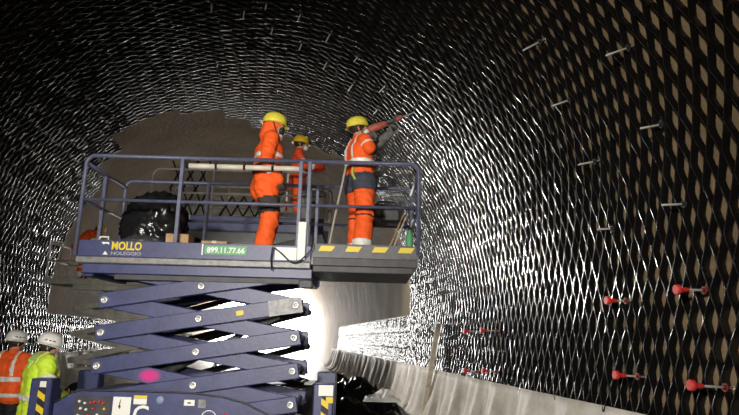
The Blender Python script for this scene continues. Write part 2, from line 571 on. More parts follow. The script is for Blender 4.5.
# chassis
mb = MB()
mb.prism([(-1.42, .38), (-1.42, .97), (-1.18, 1.10), (-.5, 1.105), (.05, 1.10), (.35, 1.07), (.6, 1.01), (.8, .92), (1.0, .80), (1.25, .74), (1.25, .38)], (0, -0.03, 0), (1, 0, 0), (0, 0, 1), (0, LW + 0.02, 0))
ch = mb.build('chassis', M['blue'], LA)
mb = MB()
mb.tube([(-1.42, -.035, .985), (-1.18, -.035, 1.115), (-.5, -.035, 1.12), (.05, -.035, 1.115), (.35, -.035, 1.085), (.6, -.035, 1.025), (.8, -.035, .935), (1.0, -.035, .815)], 0.009, 6)
mb.build('edge_trim', M['steel_dark'], ch)
decal(ch, 'control_panel', M['steel_dark'], -1.20, -.82, .72, 1.055, -.032, 'dark control panel with buttons')
pn = MB()
for i, (bx_, bz_, mm) in enumerate([(-1.15, 1.0, 0), (-1.09, .985, 0), (-1.03, .99, 1), (-.99, 1.0, 1), (-.94, 1.0, 1), (-.90, .99, 1), (-1.13, .93, 0), (-1.07, .92, 0), (-1.0, .93, 1), (-.88, .93, 2), (-1.15, .86, 0), (-1.05, .86, 1), (-.95, .87, 0)]):
    b1 = MB()
    b1.lathe([(0, -.022), (.012, -.022), (.014, -.016), (.014, 0)], 10, (bx_, -.036, bz_), (0, 1, 0))
    b1.build('button', [M['white'], M['red_plastic'], M['yellow']][mm], ch)
decal(ch, 'label_plate', M['white'], -.80, -.61, .80, 1.055, -.032, 'white instruction plate')
mb = MB()
mb.prism([(-.735, .96), (-.725, 1.03), (-.718, 1.03), (-.722, .96)], (0, -.038, 0), (1, 0, 0), (0, 0, 1), (0, .003, 0))
mb.prism([(-.745, .965), (-.722, .93), (-.712, .965)], (0, -.038, 0), (1, 0, 0), (0, 0, 1), (0, .003, 0))
mb.build('printed_arrow', M['black'], ch)
decal(ch, 'warning_sticker', M['yellow'], -.585, -.445, 1.045, 1.075, -.032)
decal(ch, 'sticker_text', M['white'], -.585, -.445, .985, 1.043, -.032)
decal(ch, 'warning_sticker', M['white'], -.05, .06, .985, 1.045, -.032)
decal(ch, 'sticker_mark', M['black'], -.015, .02, 1.005, 1.02, -.037)
decal(ch, 'warning_sticker', M['steel'], .10, .18, .965, 1.05, -.032)
mb = MB()
mb.lathe([(0, -.004), (.04, -.004), (.04, .001)], 18, (-.305, -.034, 1.035), (0, 1, 0))
rs_ = mb.build('round_sticker', mat('pale_blue_print', (.25, .36, .52), .5), ch)
mb = MB()
mb.lathe([(0, -.004), (.018, -.004), (.018, .001)], 12, (-.305, -.038, 1.035), (0, 1, 0))
mb.build('sticker_centre', M['grey_print'], ch)
text('letter', 'C', 0.25, (-.585, -.034, .80), M['white'], ch, bold=0.004)
mb = MB()
mb.tube([Vector((.22 + .07 * math.cos(a), -.034, .885 + .055 * math.sin(a))) for a in [i * math.pi / 12 for i in range(24)]], .006, 6, closed=True)
mb.build('ring_logo', M['white'], ch)
mb = MB()
mb.lathe([(0, -.004), (.03, -.004), (.03, .001)], 14, (.39, -.034, .885), (0, 1, 0))
mb.build('round_sticker', M['red_plastic'], ch)
# wheels
for wx in (-1.05, .95):
    for wy in (.05, LW - .09):
        mb = MB()
        mb.lathe([(.0, -.11), (.16, -.11), (.20, -.10), (.29, -.10), (.33, -.07), (.34, 0), (.33, .07), (.29, .10), (.2, .10), (0, .10)], 28, (wx, wy, .34), (0, 1, 0))
        w_ = mb.build('wheel', M['black'], LA)
        mb = MB()
        mb.lathe([(.0, -.13), (.10, -.13), (.16, -.115), (.16, -.10)], 18, (wx, wy, .34), (0, 1, 0))
        mb.build('hub', M['steel'], w_)
# outriggers: box posts with hazard stripes
def outrigger(x0, x1, y, top, front=True):
    mb = MB()
    mb.span((x0, y, .10), (x1, y + .20, top), 0.012)
    mb.tube([((x0 + x1) / 2, y + .1, .12), ((x0 + x1) / 2, y + .1, .06)], .045, 10)
    mb.lathe([(0, 0), (.13, 0), (.13, .03), (.06, .07), (0, .07)], 16, ((x0 + x1) / 2, y + .1, 0.005))
    o = mb.build('outrigger', M['blue'], LA)
    if front:
        xs0, xs1 = x0 + (x1 - x0) * .42, x0 + (x1 - x0) * .78
        decal(o, 'stripe_panel', M['black'], xs0, xs1, .3, top - .02, y - .001)
        z = .32
        while z < top - .12:
            b1 = MB()
            b1.prism([(xs0, z + .05), (xs1, z), (xs1, z + .065), (xs0, z + .115)], (0, y - .007, 0), (1, 0, 0), (0, 0, 1), (0, .003, 0))
            b1.build('stripe', M['yellow'], o)
            z += .135
    return o
o = outrigger(X(-3.50), X(-3.28), -.12, 1.225)
decal(o, 'warning_sticker', M['white'], X(-3.40), X(-3.33), 1.14, 1.20, -.122)
o = outrigger(X(-.535), X(-.325), -.12, 1.25)
decal(o, 'warning_sticker', M['white'], X(-.48), X(-.325), 1.13, 1.24, -.123)
decal(o, 'warning_sticker', M['yellow'], X(-.40), X(-.325), 1.06, 1.12, -.123)
outrigger(X(-3.62), X(-3.36), LW + .0, 1.24, False)
outrigger(X(-.60), X(-.36), LW + .0, 1.30, False)
mb = MB()
for y_ in (.10, LW - .12):
    mb.span((X(-3.5), y_ - .06, .42), (X(-.42), y_ + .06, .58), .01)
mb.build('outrigger_beam', M['blue'], LA)

# scissor arms: four crossings on each side
ZN = [2.43, 2.07, 1.715, 1.36, 1.01, 0.66]
XA, XB = -1.06, 1.06
def arms(root, ys, zn, xa, xb, m_arm, m_end, th=.05, h=.17, pins=True):
    for y, inner in ys:
        for k in range(len(zn) - 1):
            zt, zb = zn[k], zn[k + 1]
            for rising in (True, False):
                p0 = Vector((xa, 0, zb if rising else zt))
                p1 = Vector((xb, 0, zt if rising else zb))
                d = (p1 - p0).normalized()
                yy = y + (0 if rising else inner * (th + .012))
                e0, e1 = p0 - d * .07, p1 + d * .07
                e0.y = e1.y = yy
                mb = MB()
                mb.bar(e0, e1, th, h, (0, 1, 0), .008)
                a = mb.build('scissor_arm', m_arm, root)
                if pins:
                    s_ = -inner
                    for q in ([p0, (p0 + p1) / 2, p1] if rising else [p0, p1]):
                        b1 = MB()
                        b1.lathe([(0, .016), (.018, .016), (.019, .026), (.036, .026), (.043, .018), (.045, .0)], 14, (q.x, yy + s_ * th / 2, q.z), (0, s_, 0))
                        b1.build('pivot_pin', m_end, a)
    ya, yb = ys[0][0], ys[1][0]
    for k in range(1, len(zn)):
        for x in (xa, xb):
            cross = MB()
            cross.tube([(x, ya + .05, zn[k]), (x, yb - .05, zn[k])], .035, 10)
            cross.build('cross_shaft', m_arm, root)
arms(LA, [(0.10, 1), (LW - .16, -1)], ZN, XA, XB, M['blue'], M['chrome'])
# worn bare end of one arm, spray mark and yellow sticker
mb = MB()
d = Vector((XB - XA, 0, ZN[1] - ZN[2])).normalized()
e1 = Vector((XB, 0.073, ZN[1]))
mb.bar(e1 - d * .30, e1 + d * .072, .004, .172, (0, 1, 0))
mb.build('worn_patch', mat('bare_worn_paint', (.42, .41, .40), .5, vscale=20, col2=(.22, .22, .27)), LA, 'bare worn end of an arm')
mb = MB()
mb.bar(e1 - d * .66, e1 - d * .58, .005, .05, (0, 1, 0))
mb.build('arm_sticker', M['yellow'], LA, 'small yellow sticker')
d2 = Vector((XB - XA, 0, ZN[4] - ZN[3])).normalized()
pm = mat('pink_spray_mark', (0.75, 0.02, 0.22), 0.6)
nt = pm.node_tree
tc = nt.nodes.new('ShaderNodeTexCoord'); gr = nt.nodes.new('ShaderNodeTexGradient'); gr.gradient_type = 'SPHERICAL'
mp_ = nt.nodes.new('ShaderNodeMapping'); mp_.inputs['Scale'].default_value = (7.0, 7.0, 12.0)
rp = nt.nodes.new('ShaderNodeValToRGB')
rp.color_ramp.elements[0].color = (0.050, 0.060, 0.170, 1); rp.color_ramp.elements[1].color = (0.58, 0.012, 0.22, 1)
rp.color_ramp.elements[0].position = 0.05; rp.color_ramp.elements[1].position = 0.55
nt.links.new(tc.outputs['Object'], mp_.inputs['Vector']); nt.links.new(mp_.outputs['Vector'], gr.inputs['Vector'])
nt.links.new(gr.outputs['Fac'], rp.inputs['Fac']); nt.links.new(rp.outputs['Color'], nt.nodes['Principled BSDF'].inputs['Base Color'])
mb = MB()
mb.bar(d2 * -.16, d2 * .16, .004, .165, (0, 1, 0))
o = mb.build('paint_mark', pm, LA, 'pink spray mark')
o.location = (-.50, .162 - .026, ZN[3] - (.56 / 2.12) * (ZN[3] - ZN[4]))
# lifting cylinder seen through the arms
mb = MB()
mb.tube([(-.75, .62, 1.15), (.15, .62, 1.62)], .055, 14)
cy_ = mb.build('lift_cylinder', M['steel'], LA)
mb = MB()
mb.tube([(.12, .62, 1.605), (.80, .62, 1.96)], .035, 12)
mb.build('piston_rod', M['chrome'], cy_)

# platform
mb = MB()
mb.span((XL + .02, 0, 2.47), (XM, LW, 2.545), .01)                   # rim and deck
mb.build('deck', M['steel'], LA)
mb = MB()
mb.span((XL + .09, .03, 2.36), (XM + .02, .11, 2.468), .008)
mb.span((XL + .09, LW - .11, 2.36), (XM + .02, LW - .03, 2.468), .008)
mb.span((XL + .09, .11, 2.33), (XL + .19, LW - .11, 2.468), .008)
mb.span((XM - .10, .11, 2.33), (XM + .0, LW - .11, 2.468), .008)
mb.build('deck_beam', M['blue'], LA)
mb = MB()
mb.span((XL + .45, .06, 2.30), (XM + .01, .13, 2.358), .004)
mb.span((XM - .12, -.015, 2.255), (XM + .03, .09, 2.345), .01)
mb.build('slide_track', M['steel_dark'], LA)
def toe(x0, x1, y, z0, z1, m=M['blue'], nm='toe_board'):
    mb = MB()
    mb.span((x0, y, z0), (x1, y + .025, z1), .004)
    return mb.build(nm, m, LA)
tb = toe(XL + .06, XM, -.005, 2.545, 2.725)
toe(XL + .06, XM, LW - .02, 2.545, 2.725)
mb = MB()
mb.span((XL + .04, 0, 2.545), (XL + .065, LW, 2.725), .004)
mb.build('toe_board', M['blue'], LA)
text('lettering', 'MOLLO', .125, (X(-2.87), -.010, 2.624), M['yellow'], tb, width=.335, bold=.0035, label='yellow lettering MOLLO')
text('lettering', 'NOLEGGIO', .052, (X(-2.87), -.010, 2.565), M['grey_print'], tb, width=.335, bold=.001, label='small grey lettering under the company name')
mb = MB()
mb.prism([(-2.985, .105), (-2.90, .105), (-2.90, .075), (-2.915, .088), (-2.943, .088), (-2.960, .078)], (W0, -.010, 2.60), (1, 0, 0), (0, 0, 1), (0, .004, 0))
mb.prism([(-2.96, -.035), (-2.90, -.035), (-2.932, .005)], (W0, -.010, 2.60), (1, 0, 0), (0, 0, 1), (0, .004, 0))
mb.build('logo', M['white'], tb, 'white company logo')
decal(tb, 'phone_plate', M['green'], X(-1.83), X(-1.36), 2.60, 2.70, -.006, 'green plate with a phone number')
decal(tb, 'plate_end', M['white'], X(-1.86), X(-1.845), 2.59, 2.715, -.006)
text('lettering', '899.11.77.66', .085, (X(-1.80), -.013, 2.620), M['white'], tb, width=.42, bold=.002)
decal(tb, 'white_plate', M['white'], X(-1.04), X(-.80), 2.56, 2.70, -.006, 'white blank plate')
# extension deck
ye = 0.02
mb = MB()
mb.span((XM + .004, ye, 2.52), (XR, LW - .03, 2.66), .006)
mb.build('extension_deck', M['steel'], LA)
mb = MB()
mb.span((XM + .02, ye + .02, 2.44), (XR - .05, LW - .05, 2.518), .01)
mb.span((XM + .02, ye - .004, 2.515), (XR - .01, ye + .012, 2.60), .003)
mb.build('extension_frame', M['steel_dark'], LA)
te = toe(XM + .004, XR, ye - .008, 2.60, 2.76, M['slate_paint'], 'extension_toe_board')
for x_ in (-.56, -.26, .04, .33):
    b1 = MB()
    xa_ = X(x_)
    b1.prism([(xa_, 2.675), (xa_ + .15, 2.675), (xa_ + .19, 2.735), (xa_ + .03, 2.735)], (0, ye - .012, 0), (1, 0, 0), (0, 0, 1), (0, .004, 0))
    b1.build('stripe', M['yellow'], te)
mb = MB()
mb.span((XR - .03, ye, 2.60), (XR, LW - .03, 2.76), .004)
mb.build('extension_toe_board', M['slate_paint'], LA)
# guard rails (square-ish tube, rounded corners)
ZR, ZMID, RR = 3.715, 3.195, .024
def frame_left(y, name='guard_rail'):
    mb = MB()
    c_ = .10
    pts = [(XL, y, 2.55), (XL, y, ZR - c_)] + [tuple(p) for p in arc((XL + c_, y, ZR - c_), c_, math.pi, math.pi / 2, 5, (1, 0, 0), (0, 0, 1))[1:]] + [(XM + .02, y, ZR)]
    mb.tube(pts, RR, 10)
    return mb.build(name, M['blue_pale'], LA)
def frame_right(y):
    mb = MB()
    c_ = .10
    pts = [(XM - .10, y, ZR - .002)] + [tuple(p) for p in arc((XR - c_, y, ZR - c_), c_, math.pi / 2, 0, 5, (1, 0, 0), (0, 0, 1))] + [(XR, y, 2.66)]
    mb.tube(pts, RR, 10)
    return mb.build('guard_rail', M['blue_pale'], LA)
def rod_(name, a, b, r, m, parent=LA):
    mb = MB()
    mb.tube([a, b], r, 10)
    return mb.build(name, m, parent)
for y in (0.02, LW - .02):
    frame_left(y); frame_right(y)
    rod_('mid_rail', (XL, y, ZMID), (XR, y, ZMID), .019, M['blue_pale'])
    for x_, z0 in ((-2.17, 2.55), (-.80, 2.55), (-.70, 2.55)):
        mb = MB()
        mb.span((X(x_) - .022, y - .022, z0), (X(x_) + .022, y + .022, ZR), .005)
        mb.build('rail_post', M['blue_pale'], LA)
for x_ in (XL, XR):
    rod_('guard_rail', (x_, .02, ZR - .09), (x_, LW - .02, ZR - .09), RR, M['blue_pale'])
    rod_('mid_rail', (x_, .02, ZMID), (x_, LW - .02, ZMID), .019, M['blue_pale'])
mb = MB()
mb.span((XL - .022, .55, 2.56), (XL + .022, .60, ZR - .09), .005)
mb.build('rail_post', M['blue_pale'], LA)
# white vertical plate and cable at the joint of the two decks
mb = MB()
mb.span((X(-.79), -.055, 2.56), (X(-.70), -.025, 2.99), .006)
mb.build('white_panel', M['white'], LA, 'tall white plate on the front of the deck')
mb = MB()
cab = []
for i in range(25):
    t = i / 24
    cab.append((X(-1.06) + .44 * t, -.065 - .01 * math.sin(t * 9), 2.70 - .16 * math.sin(math.pi * t) ** .8 + .05 * math.sin(t * 7) * (1 - t)))
mb.tube([(X(-1.06), -.04, 2.44), (X(-1.075), -.06, 2.56)] + cab + [(X(-.62), -.05, 2.86)], .008, 6)
mb.build('cable', M['black'], LA)

# ------------------------------------------------------------------ things on the front platform
def place(o, x, y, z=0.0, rz=0.0):
    """put a thing at lift coordinates of the front lift"""
    o.location = LA.matrix_local @ Vector((x, y, z)) if False else (Vector(LA.location) + RT * x + HD * y + Vector((0, 0, z)))
    o.rotation_euler.z = -YAW + rz
    return o
# cream lamp tube tied under the top rail
root = place(empty('lamp_tube'), X(-1.47), .085, ZR - .075)
tag(root, 'long cream segmented tube tied below the top rail of the front platform', 'lamp tube')
for i in range(4):
    mb = MB()
    a = -.66 + i * .33
    mb.tube([(a + .012, 0, 0), (a + .016, 0, 0), (a + .314, 0, 0), (a + .318, 0, 0)], [.02, .032, .032, .02], 12)
    mb.build('segment', M['cream'], root)
for i in range(5):
    mb = MB()
    a = -.66 + i * .33
    mb.tube([(a - .016, 0, 0), (a + .016, 0, 0)], .024, 10)
    mb.tube([Vector((a, -.02 + .05 * math.cos(q), .035 + .075 * math.sin(q))) for q in [k * math.pi / 8 for k in range(16)]], .005, 6, closed=True)
    mb.build('clamp', M['black'], root)
# black plastic roll / bag on the left
def blob(name, parent, c, r, m, seed, amp=.18, n=84, k=56, freq=2.2, flat=None):
    vs, fs = [], []
    for i in range(k + 1):
        th = math.pi * i / k
        for j in range(n):
            ph = 2 * math.pi * j / n
            d = Vector((math.sin(th) * math.cos(ph), math.sin(th) * math.sin(ph), math.cos(th)))
            q = d * freq + Vector((seed, 0, 0))
            q2 = q + Vector((noise.noise(q * 1.7), noise.noise(q * 1.7 + Vector((5, 0, 0))), 0)) * .6
            rr = 1 + amp * (1 - 2.6 * abs(noise.noise(q2))) + amp * .55 * (1 - 2.6 * abs(noise.noise(q2 * 2.3))) + amp * .35 * (1 - 2.6 * abs(noise.noise(q2 * 4.9)))
            e = (abs(d.x) ** 3 + abs(d.y) ** 3 + abs(d.z) ** 3) ** (-1 / 3)
            p = Vector((d.x * r[0], d.y * r[1], d.z * r[2])) * (rr * (.5 + .5 * e))
            if flat is not None: p.z = max(flat, p.z)
            vs.append(Vector(c) + p)
    for i in range(k):
        for j in range(n):
            fs.append((i * n + j, (i + 1) * n + j, (i + 1) * n + (j + 1) % n, i * n + (j + 1) % n))
    mb = MB()
    mb.add(vs, fs, 0, True)
    return mb.build(name, m, parent)
o = blob('plastic_bundle', None, (0, 0, 0), (.36, .26, .46), M['black_sheet'], 4.2, .13, flat=-.40, freq=2.1)
place(o, X(-2.70), .82, 2.545 + .405)
tag(o, 'big crumpled bundle of black plastic sheet at the left end of the platform', 'plastic bundle')
o = blob('rubbish_bag', None, (0, 0, 0), (.25, .13, .15), M["steel_dark"], 9.1, .10, flat=-.12)
place(o, X(-2.63), .27, 2.545 + .125)
tag(o, 'low dark bag lying just behind the lettered toe board', 'bag')
def carton(x, y, sx, sy, sz, label):
    root = place(empty('carton'), X(x), y, 2.547)
    tag(root, label, 'box', 'cardboard boxes on the front platform')
    mb = MB(); mb.span((-sx / 2, -sy / 2, 0), (sx / 2, sy / 2, sz), .004); mb.build('box_body', M['card'], root)
    for s_ in (-1, 1):
        mb = MB()
        mb.box((s_ * (sx / 4 + .001), 0, sz + .003), (sx / 2 - .003, sy, .004), Matrix.Rotation(s_ * -.03, 3, 'Y'))
        mb.build('flap', M['card'], root)
    mb = MB(); mb.span((-.025, -sy / 2 - .002, sz - .06), (.025, sy / 2 + .002, sz + .008)); mb.build('tape', M['plank'], root)
carton(-2.19, .25, .26, .25, .29, 'taller cardboard box beside the black bundle on the front platform')
carton(-1.78, .30, .30, .22, .23, 'lower cardboard box in the middle of the front platform')
# power tool and yellow case at the left corner
root = place(empty('tool_case'), X(-3.03), .15, 2.547)
tag(root, 'small yellow tool case at the left corner of the platform', 'tool case')
mb = MB(); mb.span((-.13, -.06, 0), (.13, .06, .17), .015); mb.build('case_body', M['yellow'], root)
mb = MB(); mb.span((-.132, -.062, .17), (.132, .062, .20), .012); mb.build('lid', M['grey_paint'], root)
mb = MB(); mb.tube([(-.05, 0, .20), (-.05, 0, .24), (.05, 0, .24), (.05, 0, .20)], .01, 8); mb.build('handle', M['white'], root)
# wooden laths leaning at the right end
for i, (dx, ly, mm) in enumerate(((0, 0, 'wood'), (.05, .03, 'plank'))):
    mb = MB()
    mb.bar((X(.20) + dx, .35 + ly, 2.668), (X(.44) + dx * .6, .95 + ly, 3.30 - .03 * i), .05, .022, (0, 1, 0), .003)
    o = mb.build('wooden_lath', M[mm])
    o.location = LA.location; o.rotation_euler.z = -YAW
    tag(o, ['browner wooden lath leaning in the right corner of the front platform', 'paler wooden lath leaning in the right corner of the front platform'][i], 'lath', 'laths on the front platform')
# hose hanging from the rail near the drilling worker
hp = []
for i in range(31):
    t = i / 30
    hp.append((X(-.29) - .05 * math.sin(t * 3) - .16 * t * t, .10 + .03 * math.sin(t * 5), ZR - .02 - (ZR - 2.70) * t))
mb = MB(); mb.tube(hp, .012, 8)
o = mb.build('hose', mat('pale_hose', (.36, .35, .29), .6)); o.location = LA.location; o.rotation_euler.z = -YAW
tag(o, 'pale air hose hanging down beside the drilling worker', 'hose')
# tool bag hung on the rear rail, right
root = place(empty('tool_bag'), X(.22), LW - .22, 3.16)
tag(root, 'dark grey tool bag hung on the rear rail behind the drilling worker', 'bag')
mb = MB(); mb.box((0, 0, .14), (.46, .22, .28), None, .06); mb.build('bag_body', M['bag'] if 'bag' in M else M['grey_paint'], root)
mb = MB(); mb.tube([(-.14, 0, .27), (-.10, .04, .33), (.10, .04, .33), (.14, 0, .27)], .015, 8); mb.build('strap', M['black'], root)
mb = MB(); mb.box((.05, -.12, .12), (.24, .05, .16), None, .02); mb.build('pocket', M['steel_dark'], root)
root = place(empty('water_bottle'), X(.47), .16, 2.665)
tag(root, 'green bottle standing at the right end of the front platform', 'bottle')
mb = MB(); mb.lathe([(0, 0), (.04, 0), (.045, .02), (.045, .22), (.02, .28), (.015, .31)], 14); mb.build('bottle_body', M['green'], root)
mb = MB(); mb.lathe([(.018, .30), (.018, .33), (0, .33)], 12); mb.build('bottle_cap', M['black'], root)

# ------------------------------------------------------------------ second lift, behind and higher
LB = empty('scissor_lift', RT * -2.2 + HD * 10.6, -YAW)
tag(LB, 'second scissor lift behind and higher, pale rail and blue deck side', 'scissor lift')
mb = MB(); mb.span((-1.38, .02, 3.50), (1.38, 1.25, 3.57), .01); mb.build('deck', M['steel_dark'], LB)
for y in (0, 1.24):
    mb = MB(); mb.span((-1.40, y, 3.52), (1.40, y + .02, 3.78), .004); tb2 = mb.build('toe_board', M['blue'], LB)
    if y == 0:
        decal(tb2, 'plate', mat('pale_green_print', (.33, .46, .36), .5), -1.36, -.96, 3.66, 3.78, -.001, 'pale green plate')
for y in (.0, 1.25):
    mb = MB()
    c_ = .14
    mb.tube([(-1.68, y, 3.75), (-1.68, y, 4.61 - c_)] + [tuple(p) for p in arc((-1.68 + c_, y, 4.61 - c_), c_, math.pi, math.pi / 2, 5, (1, 0, 0), (0, 0, 1))] + [tuple(p) for p in arc((1.45 - c_, y, 4.61 - c_), c_, math.pi / 2, 0, 5, (1, 0, 0), (0, 0, 1))] + [(1.45, y, 3.75)], .022, 8)
    mb.build('guard_rail', M['grey_paint'], LB)
    rod_('mid_rail', (-1.68, y, 4.18), (1.45, y, 4.18), .018, M['grey_paint'], LB)
    for x_ in (-.6, .5):
        rod_('rail_post', (x_, y, 3.6), (x_, y, 4.60), .018, M['grey_paint'], LB)
mb = MB(); mb.span((-1.70, .0, 3.72), (-1.38, 1.25, 3.76), .005); mb.build('step', M['grey_paint'], LB)
arms(LB, [(.1, 1), (1.1, -1)], [3.42, 2.80, 2.18, 1.56, .94], -1.1, 1.1, M['steel_dark'], M['steel'], .05, .10, False)
mb = MB(); mb.span((-1.35, 0, .42), (1.35, 1.25, .95), .03); mb.build('chassis', M['steel_dark'], LB)
for wx in (-.95, .95):
    for wy in (.08, 1.16):
        mb = MB(); mb.lathe([(0, -.1), (.26, -.1), (.32, -.05), (.32, .05), (.26, .1), (0, .1)], 20, (wx, wy, .32), (0, 1, 0)); mb.build('wheel', M['black'], LB)
def placeB(o, x, y, z=0, rz=0):
    o.location = Vector(LB.location) + RT * x + HD * y + Vector((0, 0, z)); o.rotation_euler.z = -YAW + rz
    return o
# pieces of cell lattice stored on the second lift
def lattice_piece(x0, z0, nx, nz, wx, hz, label, lean):
    root = placeB(empty('lattice_offcut'), x0, .10, z0)
    tag(root, label, 'lattice', 'lattice offcuts on the second lift')
    for k in range(nx + 1):
        mb = MB()
        pts = []
        for q in range(nz + 1):
            sg = 1 if (q + k) % 2 else -1
            pts.append((k * wx + sg * wx * .47, lean * q * hz, q * hz))
        for a, b in zip(pts[:-1], pts[1:]):
            mb.bar(a, b, .06, .020, (0, 1, 0))
        mb.build('strip', M['web'], root)
lattice_piece(-1.34, 3.76, 5, 4, .115, .26, 'tall black lattice offcut standing on the left of the second lift', .03)
lattice_piece(-.42, 3.80, 7, 2, .105, .18, 'low black lattice offcut standing in the middle of the second lift', .03)
# grey generator on the second lift
root = placeB(empty('compressor'), 1.18, .30, 3.575)
tag(root, 'boxy grey-beige compressor on the second lift beside the worker', 'compressor')
mb = MB(); mb.span((-.21, -.16, .10), (.20, .18, .70), .03); mb.build('housing', M['beige'] if 'beige' in M else M['cream'], root)
mb = MB(); mb.span((-.23, -.18, .68), (.22, .20, .74), .02); mb.build('lid', M['steel'], root)
mb = MB(); mb.span((-.19, -.14, .02), (.19, .16, .12), .01); mb.build('base_frame', M['steel_dark'], root)
mb = MB(); mb.lathe([(0, -.02), (.04, -.02), (.045, 0)], 14, (.02, -.16, .50), (0, 1, 0)); mb.build('gauge', M['black'], root)
mb = MB(); mb.tube([(-.15, 0, .74), (-.15, 0, .84), (.15, 0, .84), (.15, 0, .74)], .014, 8); mb.build('handle', M['steel_dark'], root)
o = blob('grey_sack', None, (0, 0, 0), (.18, .16, .22), M['cream'], 2.2, .1, flat=-.2)
placeB(o, .70, .24, 3.575 + .205)
tag(o, 'pale full sack standing left of the compressor', 'sack')
# red and white marker pole
root = placeB(empty('marker_pole'), .72, .05, 3.575)
tag(root, 'red and white marker pole standing on the second lift', 'pole')
for i in range(6):
    mb = MB(); mb.tube([(0, 0, i * .17), (0, 0, i * .17 + .17)], .016, 8)
    mb.build('pole_section', M['white'] if i % 2 else M['red_plastic'], root)

# ------------------------------------------------------------------ third lift, far left
LC = empty('scissor_lift', RT * -6.55 + HD * 14.9, -YAW)
tag(LC, 'small grey lift platform far left at the edge of the lattice', 'scissor lift')
mb = MB(); mb.span((-1.28, 0, 2.83), (2.2, 1.1, 2.98), .01); mb.build('deck', M['pale_grey'], LC)
mb = MB(); mb.span((-.55, -.05, 2.70), (2.2, 1.0, 2.828), .01); mb.build('deck_beam', M['pale_grey'], LC)
for y in (0.03, 1.07):
    mb = MB(); mb.tube([(-1.25, y, 2.98), (-1.25, y, 3.83), (2.17, y, 3.83), (2.17, y, 2.98)], .02, 8); mb.build('guard_rail', M['pale_grey'], LC)
    rod_('mid_rail', (-1.25, y, 3.40), (2.17, y, 3.40), .016, M['pale_grey'], LC)
    rod_('rail_post', (-.35, y, 2.98), (-.35, y, 3.83), .018, M['pale_grey'], LC)
rod_('guard_rail', (-1.25, .03, 3.83), (-1.25, 1.07, 3.83), .02, M['pale_grey'], LC)
rod_('mid_rail', (-1.25, .03, 3.40), (-1.25, 1.07, 3.40), .016, M['pale_grey'], LC)
arms(LC, [(.12, 1), (.92, -1)], [2.72, 2.27, 1.66, 1.05, .8], -.45, 2.1, M['pale_grey'], M['steel'], .05, .13, False)
mb = MB(); mb.span((-.5, .05, .38), (2.2, 1.0, .82), .03); mb.build('chassis', M['pale_grey'], LC)
for wx in (-.2, 1.9):
    for wy in (.12, .95):
        mb = MB(); mb.lathe([(0, -.09), (.24, -.09), (.29, -.05), (.29, .05), (.24, .09), (0, .09)], 18, (wx, wy, .29), (0, 1, 0)); mb.build('wheel', M['black'], LC)

# ------------------------------------------------------------------ site lamp on a mast beyond the lifts
root = empty('mast_lamp', (-2.0, 21.0, 0.0))
tag(root, 'tall mast lamp standing beyond the lifts, mostly hidden by the platforms', 'lamp')
for a in (0.3, 2.4, 4.5):
    mb = MB(); mb.tube([(0, 0, .9), (.75 * math.cos(a), .75 * math.sin(a), .03)], .02, 8); mb.build('leg', M['steel'], root)
mb = MB(); mb.tube([(0, 0, .5), (0, 0, 2.4)], .028, 10); mb.tube([(0, 0, 2.3), (0, 0, 4.0)], .02, 10); mb.build('mast', M['steel'], root)
mb = MB(); mb.box((0, .06, 4.2), (.70, .16, .34), None, .02); mb.build('lamp_housing', M['steel_dark'], root)
mb = MB(); mb.box((0, -.025, 4.2), (.64, .01, .28)); mb.build('lamp_glass', mat('lit_lamp_glass', (1.0, .95, .84), .4, emit=30.0), root)
ml = lamp('mast_light', 'SPOT', (-2.0, 20.9, 4.2), (3.3, 12.0, 1.4), 3600, (1.0, 0.95, 0.86), 0.30, 58, 1.0)
# ------------------------------------------------------------------ people
M['orange'] = mat('orange_workwear', (0.92, 0.115, 0.012), 0.75, vary=0.10, vscale=9, bump=0.25, bscale=16)
M['orange_red'] = mat('red_orange_workwear', (0.80, 0.075, 0.02), 0.75, vary=0.10, vscale=9, bump=0.25, bscale=16)
M['hivis'] = mat('hi_vis_yellow_fabric', (0.62, 0.86, 0.05), 0.7, vary=0.08, vscale=8, bump=0.25, bscale=14)
M['trousers_dark'] = mat('dark_trousers', (0.012, 0.012, 0.016), 0.8, bump=0.2, bscale=14)
M['slate'] = mat('slate_blue_cloth', (0.045, 0.05, 0.075), 0.8, vary=0.2, vscale=14)
M['skin'] = mat('skin', (0.48, 0.25, 0.16), 0.55, vary=0.06, vscale=20)
M['hair'] = mat('dark_hair', (0.02, 0.014, 0.01), 0.6, bump=0.4, bscale=90)
M['helmet_yellow'] = mat('yellow_helmet_plastic', (0.78, 0.68, 0.07), 0.35, vary=0.12, vscale=18)
M['helmet_gold'] = mat('golden_helmet_plastic', (0.72, 0.46, 0.02), 0.35)
M['helmet_white'] = mat('white_helmet_plastic', (0.80, 0.79, 0.76), 0.35, vary=0.08, vscale=20)
M['glove'] = mat('grey_work_glove', (0.13, 0.125, 0.12), 0.8, vary=0.25, vscale=25)
M['glove_dark'] = mat('dark_work_glove', (0.04, 0.034, 0.03), 0.8, vary=0.25, vscale=25)
M['boot'] = mat('black_boot', (0.02, 0.018, 0.016), 0.55)
M['respirator'] = mat('white_respirator', (0.74, 0.73, 0.70), 0.55)
M['strap'] = mat('lime_strap', (0.42, 0.46, 0.07), 0.7)
M['eye_white'] = mat('eye_white', (0.8, 0.78, 0.75), 0.3)
M['lip'] = mat('lip', (0.35, 0.13, 0.10), 0.5)

def remeshed(mb, vox, smooth_it=4):
    me = mb.mesh('tmp', M['skin'])
    o = bpy.data.objects.new('tmp', me)
    COL.objects.link(o)
    r = o.modifiers.new('r', 'REMESH'); r.mode = 'VOXEL'; r.voxel_size = vox
    s = o.modifiers.new('s', 'SMOOTH'); s.factor = .5; s.iterations = smooth_it
    dg = bpy.context.evaluated_depsgraph_get()
    out = bpy.data.meshes.new_from_object(o.evaluated_get(dg))
    bpy.data.objects.remove(o)
    return out

